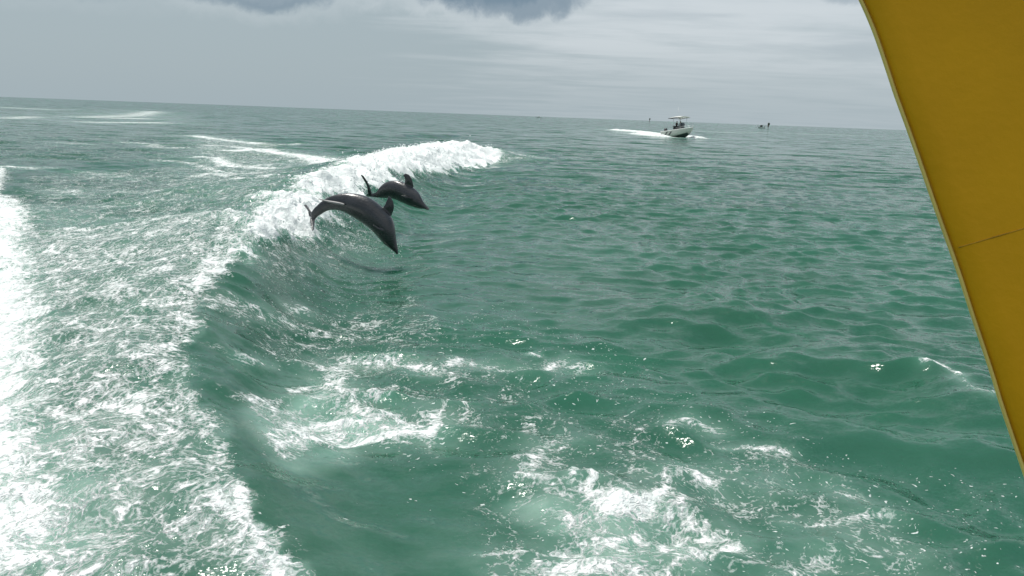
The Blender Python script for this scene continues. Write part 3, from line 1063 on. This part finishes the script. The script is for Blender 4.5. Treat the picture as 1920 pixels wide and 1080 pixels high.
edge_px = [(1480, -190), (1545, -120), (1585, -55), (1613, 0), (1634, 48), (1650, 92), (1666, 140), (1680, 182), (1702, 242), (1728, 316), (1757, 400), (1793, 500), (1824, 595),
           (1859, 700), (1878, 762), (1920, 886), (1966, 1020), (2012, 1150), (2070, 1310), (2130, 1480)]
edge = [on_panel(p[0] + 5, p[1]) for p in edge_px]
fine = []
for i in range(len(edge) - 1):
    p0 = edge[max(i - 1, 0)]; p1 = edge[i]; p2 = edge[i + 1]; p3 = edge[min(i + 2, len(edge) - 1)]
    for f in (0, .25, .5, .75):
        fine.append(0.5 * ((2 * p1) + (p2 - p0) * f + (2 * p0 - 5 * p1 + 4 * p2 - p3) * f * f + (3 * p1 - p0 - 3 * p2 + p3) * f ** 3))
fine.append(edge[-1])
rx = Vector((PLN.y, -PLN.x, 0)).normalized() * -1          # along the panel, to the right
if rx.x < 0: rx = -rx
bm = bmesh.new()
TH = .045
cols = [0, .012, .04, .12, .3, .6, 1.0, 1.5]
fr, bk = [], []
for p in fine:
    fr.append([]); bk.append([])
    for j, c in enumerate(cols):
        xr = PL0.x + 1.7
        q = p + rx * c * 1.05
        rnd = -.012 if j == 0 else 0
        fr[-1].append(bm.verts.new(q + PLN * rnd))
        bk[-1].append(bm.verts.new(q - PLN * (TH + rnd)))
for i in range(len(fine) - 1):
    for j in range(len(cols) - 1):
        bm.faces.new((fr[i][j], fr[i + 1][j], fr[i + 1][j + 1], fr[i][j + 1]))
        bm.faces.new((bk[i][j + 1], bk[i + 1][j + 1], bk[i + 1][j], bk[i][j]))
    bm.faces.new((fr[i][0], bk[i][0], bk[i + 1][0], fr[i + 1][0]))
    bm.faces.new((fr[i + 1][-1], bk[i + 1][-1], bk[i][-1], fr[i][-1]))
for j in range(len(cols) - 1):
    bm.faces.new((fr[0][j + 1], bk[0][j + 1], bk[0][j], fr[0][j]))
    bm.faces.new((fr[-1][j], bk[-1][j], bk[-1][j + 1], fr[-1][j + 1]))
panel = link_bm('boat_side_panel', bm, MYEL)
tag(panel, 'large yellow painted side panel of the viewing boat with a curved edge', 'boat panel')
bm = bmesh.new()
bm_tube(bm, [p - rx * .002 - PLN * .008 for p in fine], .0030, 8)
link_bm('edge_trim', bm, MTRIM, panel)
bm = bmesh.new()
rs2 = random.Random(4)
sp = []
for k in range(33):
    f = k / 32
    px = 1797 + f * 420; py = 464 - f * 122
    sp.append(on_panel(px, py, .0001 + rs2.uniform(-.0003, .0003)))
bm_tube(bm, sp, [.0010 + rs2.uniform(-.0003, .0003) for _ in sp], 6)
link_bm('seam', bm, MSEAM, panel)

# ------------------------------------------------------------------ motorboats
MWHITE = principled('white_gelcoat', (0.78, 0.78, 0.75), 0.25, var=.05, coat=.3)
MHULL = principled('shaded_hull_gelcoat', (0.50, 0.53, 0.48), 0.25, var=.08, coat=.3)  # white hull with its backlit grey-green shade put into the colour
MDARK = principled('dark_trim', (0.025, 0.03, 0.035), 0.45, var=.2)
MALU = principled('pale_aluminium', (0.55, 0.56, 0.57), 0.35, metallic=.7, var=.05)
MTOP = principled('canvas_top', (0.74, 0.74, 0.70), 0.6, var=.06)
MGLASS = principled('smoked_acrylic', (0.05, 0.06, 0.07), 0.08, var=.0)
MBOTTOM = principled('hull_underside_shade', (0.06, 0.09, 0.08), 0.5, var=.2)  # dark shading under the hull, put into the colour
MSKIN = principled('skin', (0.30, 0.17, 0.11), 0.6, var=.05)
MCLOTH = principled('dark_cloth', (0.015, 0.018, 0.025), 0.8, var=.2)
MHAIR = principled('dark_hair', (0.012, 0.010, 0.010), 0.6, var=.2)


def hull_bm(L, B, sheer0, sheer1, z0=None, z1=None, inset=0.0):
    """planing hull, bow towards +X: stations of (keel, chine, gunwale); z0..z1 keep only a band of it"""
    bm = bmesh.new()
    st = []
    for k in range(15):
        t = k / 14
        x = -L / 2 + L * t
        bw = B / 2 * (1 - max(0, (t - .45) / .55) ** 2.3)
        ch = bw * (.93 - .35 * max(0, (t - .4) / .6))
        keel = -.35 + (max(0, (t - .55) / .45) ** 2.4) * (sheer1 + .15)
        chz = .05 + max(0, (t - .4) / .6) ** 1.7 * (sheer1 * .62)
        gz = sheer0 + (sheer1 - sheer0) * t ** 1.8
        flare = 1.0
        st.append((x, max(bw, .02), max(ch, .012), keel, chz, gz))
    rings = []
    for (x, bw, ch, kz, cz, gz) in st:
        kz = min(kz, gz - .04); cz = min(max(cz, kz + .01), gz - .02)
        prof = [(-bw, gz), (-(bw * .62 + ch * .38), (gz * .5 + cz * .5)), (-ch, cz), (0, kz), (ch, cz), ((bw * .62 + ch * .38), (gz * .5 + cz * .5)), (bw, gz)]
        rings.append([bm.verts.new((x, y, z)) for (y, z) in prof])
    for a, b in zip(rings, rings[1:]):
        for i in range(6):
            bm.faces.new((a[i], a[i + 1], b[i + 1], b[i]))
    bm.faces.new(rings[0])
    bm.faces.new(rings[-1][::-1])
    return bm, st


def make_motorboat(name, loc, rz, label, scale=1.0):
    root = empty(name, loc, rz)
    L, B = 6.6, 2.45
    bm, st = hull_bm(L, B, .85, 1.22)
    # inner cockpit liner closes the top a little below the gunwale
    top = []
    for (x, bw, ch, kz, cz, gz) in st:
        a = bm.verts.new((x, -bw * .90, gz - .01)); b = bm.verts.new((x, bw * .90, gz - .01))
        top.append((a, b))
    for (a, b), (c, d) in zip(top, top[1:]):
        bm.faces.new((a, b, d, c))
    hull = link_bm('hull', bm, MHULL, root)
    # dark band painting the underside shade is a part of its own, a few mm proud of the hull
    bm = bmesh.new()
    for sgn in (-1, 1):
        vs = []
        for (x, bw, ch, kz, cz, gz) in st[:13]:
            vs.append((bm.verts.new((x, sgn * (ch + .006), cz - .02)), bm.verts.new((x, 0, kz - .006))))
        for (a, b), (c, d) in zip(vs, vs[1:]):
            bm.faces.new((a, b, d, c))
    link_bm('hull_bottom', bm, MBOTTOM, root)
    # gunwale / rub rail
    bm = bmesh.new()
    for sgn in (-1, 1):
        bm_tube(bm, [(x, sgn * bw, gz) for (x, bw, ch, kz, cz, gz) in st], .06, 8)
    bm_tube(bm, [(-L / 2, -B / 2, .85), (-L / 2, B / 2, .85)], .06, 8)
    link_bm('gunwale', bm, MWHITE, root)
    # foredeck
    bm = bmesh.new()
    vs = [(bm.verts.new((x, -bw * .97, gz + .015)), bm.verts.new((x, 0, gz + .09)), bm.verts.new((x, bw * .97, gz + .015))) for (x, bw, ch, kz, cz, gz) in st[8:]]
    for a, b in zip(vs, vs[1:]):
        bm.faces.new((a[0], a[1], b[1], b[0])); bm.faces.new((a[1], a[2], b[2], b[1]))
    link_bm('foredeck', bm, MWHITE, root)
    # dark diagonal side stripes near the stern
    for x0 in (-2.5, -1.45):
        for sgn in (-1, 1):
            bm = bmesh.new()
            q = [(x0, .18), (x0 + .38, .18), (x0 + 1.1, .74), (x0 + .72, .74)]
            def yy(x, z):
                t = (x + L / 2) / L
                k = min(range(15), key=lambda i: abs(st[i][0] - x))
                _, bw, ch, kz, cz, gz = st[k]
                f = (z - cz) / (gz - cz)
                return ch + (bw - ch) * max(0, min(1, f * 1.1)) + .012
            f_ = [bm.verts.new((x, sgn * yy(x, z), z)) for x, z in q]
            b_ = [bm.verts.new((x, sgn * (yy(x, z) - .03), z)) for x, z in q]
            bm.faces.new(f_); bm.faces.new(b_[::-1])
            for i in range(4):
                j = (i + 1) % 4
                bm.faces.new((f_[i], f_[j], b_[j], b_[i]))
            link_bm('stripe', bm, MDARK, root, smooth=False)
    # centre console with windscreen and wheel
    bm = bmesh.new()
    vs = bm_box(bm, (.35, 0, 1.15), (.85, .95, 1.0), taper=(.7, .9))
    bmesh.ops.bevel(bm, geom=bm.edges[:], offset=.05, segments=2, affect='EDGES')
    con = link_bm('console', bm, MDARK, root)
    bm = bmesh.new()
    bm_box(bm, (.62, 0, 1.88), (.03, .9, .46), rot=Matrix.Rotation(-.35, 3, 'Y'))
    link_bm('windscreen', bm, MGLASS, con)
    bm = bmesh.new()
    ring = [(-.16 + .05 * math.cos(a), .2 * math.sin(a), 1.5 + .2 * math.cos(a)) for a in [i * math.pi / 8 for i in range(17)]]
    bm_tube(bm, ring, .018, 6, cap=False)
    link_bm('steering_wheel', bm, MDARK, con)
    # leaning post
    bm = bmesh.new()
    bm_box(bm, (-.95, 0, 1.18), (.4, .95, .75)); bm_box(bm, (-.95, 0, 1.60), (.48, 1.05, .1))
    bmesh.ops.bevel(bm, geom=bm.edges[:], offset=.03, segments=2, affect='EDGES')
    link_bm('seat', bm, MDARK, root)
    # T-top: four legs and a crowned roof with a dark frame
    for sx, sy in ((.85, .62), (.85, -.62), (-.75, .62), (-.75, -.62)):
        bm = bmesh.new()
        bm_tube(bm, [(sx, sy, .82), (sx * .96, sy * .98, 2.0), (sx * 1.02, sy * 1.15, 2.92)], .032, 8)
        link_bm('roof_post', bm, MALU, root)
    bm = bmesh.new()
    nx, ny = 10, 8
    gr = []
    for i in range(nx + 1):
        row = []
        for j in range(ny + 1):
            u = i / nx * 2 - 1; v = j / ny * 2 - 1
            row.append((bm.verts.new((u * 1.25, v * 1.02, 3.12 - .16 * v * v - .06 * u * u)), bm.verts.new((u * 1.25, v * 1.02, 3.02 - .16 * v * v - .06 * u * u))))
        gr.append(row)
    for i in range(nx):
        for j in range(ny):
            a, b, c, d = gr[i][j], gr[i + 1][j], gr[i + 1][j + 1], gr[i][j + 1]
            bm.faces.new((a[0], b[0], c[0], d[0])); bm.faces.new((d[1], c[1], b[1], a[1]))
    for i in range(nx):
        for j in (0, ny):
            a, b = gr[i][j], gr[i + 1][j]; bm.faces.new((a[0], a[1], b[1], b[0]))
    for j in range(ny):
        for i in (0, nx):
            a, b = gr[i][j], gr[i][j + 1]; bm.faces.new((a[0], a[1], b[1], b[0]))
    roof = link_bm('roof', bm, MTOP, root)
    bm = bmesh.new()
    for sy in (-1.05, 1.05):
        bm_tube(bm, [(-1.35, sy * 1.12, 2.80), (0, sy, 2.86), (1.2, sy * .98, 2.86)], .05, 8)
    bm_tube(bm, [(-1.2, -1.35, 2.80), (-1.2, 1.35, 2.80)], .045, 8)
    link_bm('roof_frame', bm, MDARK, roof)
    bm = bmesh.new()
    bm_tube(bm, [(-.9, .6, 3.0), (-1.3, .6, 4.6)], [.018, .008], 6)
    link_bm('antenna', bm, MWHITE, roof)
    # bow rail
    bm = bmesh.new()
    for sgn in (-1, 1):
        pts = [(x, sgn * bw * .93, gz + .32) for (x, bw, ch, kz, cz, gz) in st[8:]]
        bm_tube(bm, pts, .018, 6)
        for (x, bw, ch, kz, cz, gz) in st[8::2]:
            bm_tube(bm, [(x, sgn * bw * .93, gz), (x, sgn * bw * .93, gz + .32)], .015, 6)
    link_bm('bow_rail', bm, MALU, root)
    # outboard
    bm = bmesh.new()
    bm_box(bm, (-3.62, 0, 1.15), (.6, .48, .62), taper=(.75, .75))
    bmesh.ops.bevel(bm, geom=bm.edges[:], offset=.08, segments=3, affect='EDGES')
    out = link_bm('outboard_motor', bm, MDARK, root)
    bm = bmesh.new()
    bm_box(bm, (-3.58, 0, .35), (.28, .16, 1.1)); bm_box(bm, (-3.62, 0, -.28), (.55, .14, .16))
    link_bm('motor_leg', bm, MDARK, out)
    root.scale = (scale,) * 3
    tag(root, label, 'boat')
    return root


def make_person(loc, rz, label, lean=0.0, cloth=MCLOTH):
    """standing figure at the wheel, grown over a joint skeleton"""
    J = {'pelvis': (0, 0, .95, .15), 'chest': (.03, 0, 1.28, .17), 'neck': (.05, 0, 1.50, .06), 'head': (.07, 0, 1.62, .10), 'crown': (.07, 0, 1.74, .08)}
    for s, n in ((1, 'l'), (-1, 'r')):
        J['sh' + n] = (.03, .19 * s, 1.43, .07); J['el' + n] = (.10, .27 * s, 1.17, .048); J['wr' + n] = (.34, .20 * s, 1.16, .035)
        J['hd' + n] = (.42, .17 * s, 1.19, .03)
        J['hip' + n] = (0, .09 * s, .90, .10); J['kn' + n] = (.05, .11 * s, .50, .07); J['an' + n] = (0, .11 * s, .09, .05); J['to' + n] = (.19, .12 * s, .04, .045)
    E = [('pelvis', 'chest'), ('chest', 'neck'), ('neck', 'head'), ('head', 'crown')]
    for n in 'lr':
        E += [('chest', 'sh' + n), ('sh' + n, 'el' + n), ('el' + n, 'wr' + n), ('wr' + n, 'hd' + n), ('pelvis', 'hip' + n), ('hip' + n, 'kn' + n), ('kn' + n, 'an' + n), ('an' + n, 'to' + n)]
    keys = list(J)
    me_ = bpy.data.meshes.new('person')
    me_.from_pydata([J[k][:3] for k in keys], [(keys.index(a), keys.index(b)) for a, b in E], [])
    o = bpy.data.objects.new('person', me_)
    sc.collection.objects.link(o)
    md = o.modifiers.new('k', 'SKIN'); o.modifiers.new('b', 'SUBSURF').levels = 1
    for i, k in enumerate(keys):
        me_.skin_vertices[0].data[i].radius = (J[k][3],) * 2
    me_.skin_vertices[0].data[0].use_root = True
    dg = bpy.context.evaluated_depsgraph_get()
    ev = bpy.data.meshes.new_from_object(o.evaluated_get(dg))
    o.modifiers.clear(); o.data = ev; ev.name = 'person'
    bpy.data.meshes.remove(me_)
    ev.materials.clear()
    ev.materials.append(MSKIN); ev.materials.append(cloth)
    for p in ev.polygons:
        p.use_smooth = True
        c = p.center
        p.material_index = 1 if (c.z < 1.47 and c.x < .30) else 0
    o.location = loc; o.rotation_euler = (0, lean, rz)
    bm = bmesh.new()
    bmesh.ops.create_uvsphere(bm, u_segments=12, v_segments=8, radius=.115)
    for v in bm.verts:
        v.co = Vector((v.co.x * .95 + .05, v.co.y * .9, max(v.co.z, -.03) * 1.0 + 1.71))
    link_bm('hair', bm, MHAIR, o)
    tag(o, label, 'person', 'people on the motorboat')
    return o


# near motorboat, bow to the right and towards the viewer
bp_ = at(1274, 257.0, 0)
BH = math.radians(-63)
BZ = .12
boat = make_motorboat('motorboat', (bp_.x, bp_.y, BZ), BH, 'white motorboat with a hard top and two people, speeding ahead of a white wake', 1.14)
boat.rotation_euler = (0, math.radians(-4.5), BH)
BM = Matrix.Translation((bp_.x, bp_.y, BZ)) @ boat.rotation_euler.to_matrix().to_4x4() @ Matrix.Scale(1.14, 4)
for (lx, ly, lab) in ((-.42, .34, 'person in dark clothes standing at the wheel, on the right under the boat roof'),
                      (-.42, -.36, 'person in dark clothes standing on the left under the boat roof')):
    q = BM @ Vector((lx, ly, .78))
    make_person(q, BH, lab)


def make_far_boat(name, px, py, rz, length, label, cabin=True):
    p = at(px, py, 0)
    root = empty(name, (p.x, p.y, -(p.length ** 2) / (2 * 6371000) * .6), rz)
    bm, st = hull_bm(length, length * .36, .9, 1.25)
    vs = [(bm.verts.new((x, -bw * .95, gz - .02)), bm.verts.new((x, bw * .95, gz - .02))) for (x, bw, ch, kz, cz, gz) in st]
    for (a, b), (c, d) in zip(vs, vs[1:]):
        bm.faces.new((a, b, d, c))
    link_bm('hull', bm, MWHITE, root)
    bm = bmesh.new()
    bm_box(bm, (-.05 * length, 0, 1.5), (length * .34, length * .24, 1.3), taper=(.72, .85))
    bmesh.ops.bevel(bm, geom=bm.edges[:], offset=.08, segments=2, affect='EDGES')
    cb = link_bm('cabin', bm, MDARK if cabin else MWHITE, root)
    bm = bmesh.new()
    bm_box(bm, (-.05 * length, 0, 2.24), (length * .38, length * .27, .10))
    bmesh.ops.bevel(bm, geom=bm.edges[:], offset=.03, segments=2, affect='EDGES')
    link_bm('roof', bm, MWHITE, cb)
    bm = bmesh.new()
    bm_box(bm, (-length * .53, 0, .95), (.5, .45, .9), taper=(.8, .8))
    bmesh.ops.bevel(bm, geom=bm.edges[:], offset=.06, segments=2, affect='EDGES')
    link_bm('outboard_motor', bm, MDARK, root)
    tag(root, label, 'boat')
    return root


make_far_boat('motorboat', 1426.5, 240.6, math.radians(200), 5.2, 'small white boat with a dark cabin beside the right channel marker')
make_far_boat('motorboat', 1010, 220.6, math.radians(185), 9.0, 'tiny pale boat on the horizon left of the speeding motorboat', cabin=False)

MPILE = principled('weathered_piling', (0.10, 0.085, 0.07), 0.85, bump=.4, bscale=8, var=.3)
MBOARD = principled('dark_green_board', (0.03, 0.07, 0.05), 0.6, var=.15)


def make_marker(px, py, h, br, bw, bh, label):
    p = at(px, py, 0)
    root = empty('channel_marker', (p.x, p.y, 0), math.radians(15))
    bm = bmesh.new()
    bm_tube(bm, [(0, 0, -2.0), (0, 0, h * .5), (0.03, 0, h)], [br, br * .95, br * .9], 12)
    bmesh.ops.bevel(bm, geom=[e for e in bm.edges if e.calc_face_angle(0) > 1.2], offset=br * .15, segments=2, affect='EDGES')
    link_bm('piling', bm, MPILE, root)
    bm = bmesh.new()
    bm_box(bm, (0.0, -br - .06, h - bh / 2 - .1), (bw, .06, bh))
    bmesh.ops.bevel(bm, geom=bm.edges[:], offset=.012, segments=2, affect='EDGES')
    link_bm('dayboard', bm, MBOARD, root)
    for zz in (h - .35, h - bh + .2):
        bm = bmesh.new()
        bm_box(bm, (0, -br - .015, zz), (bw * .85, .05, .12))
        bmesh.ops.bevel(bm, geom=bm.edges[:], offset=.01, segments=1, affect='EDGES')
        link_bm('bracket', bm, MPILE, root)
    tag(root, label, 'channel marker', 'channel markers')
    return root


make_marker(1217.6, 231.4, 4.3, .24, 1.15, 1.15, 'slim dark post marker standing left of the speeding motorboat')
make_marker(1440, 241.0, 3.9, .55, 1.5, 1.4, 'short stout dark post marker beside the small distant boat')
print('done')
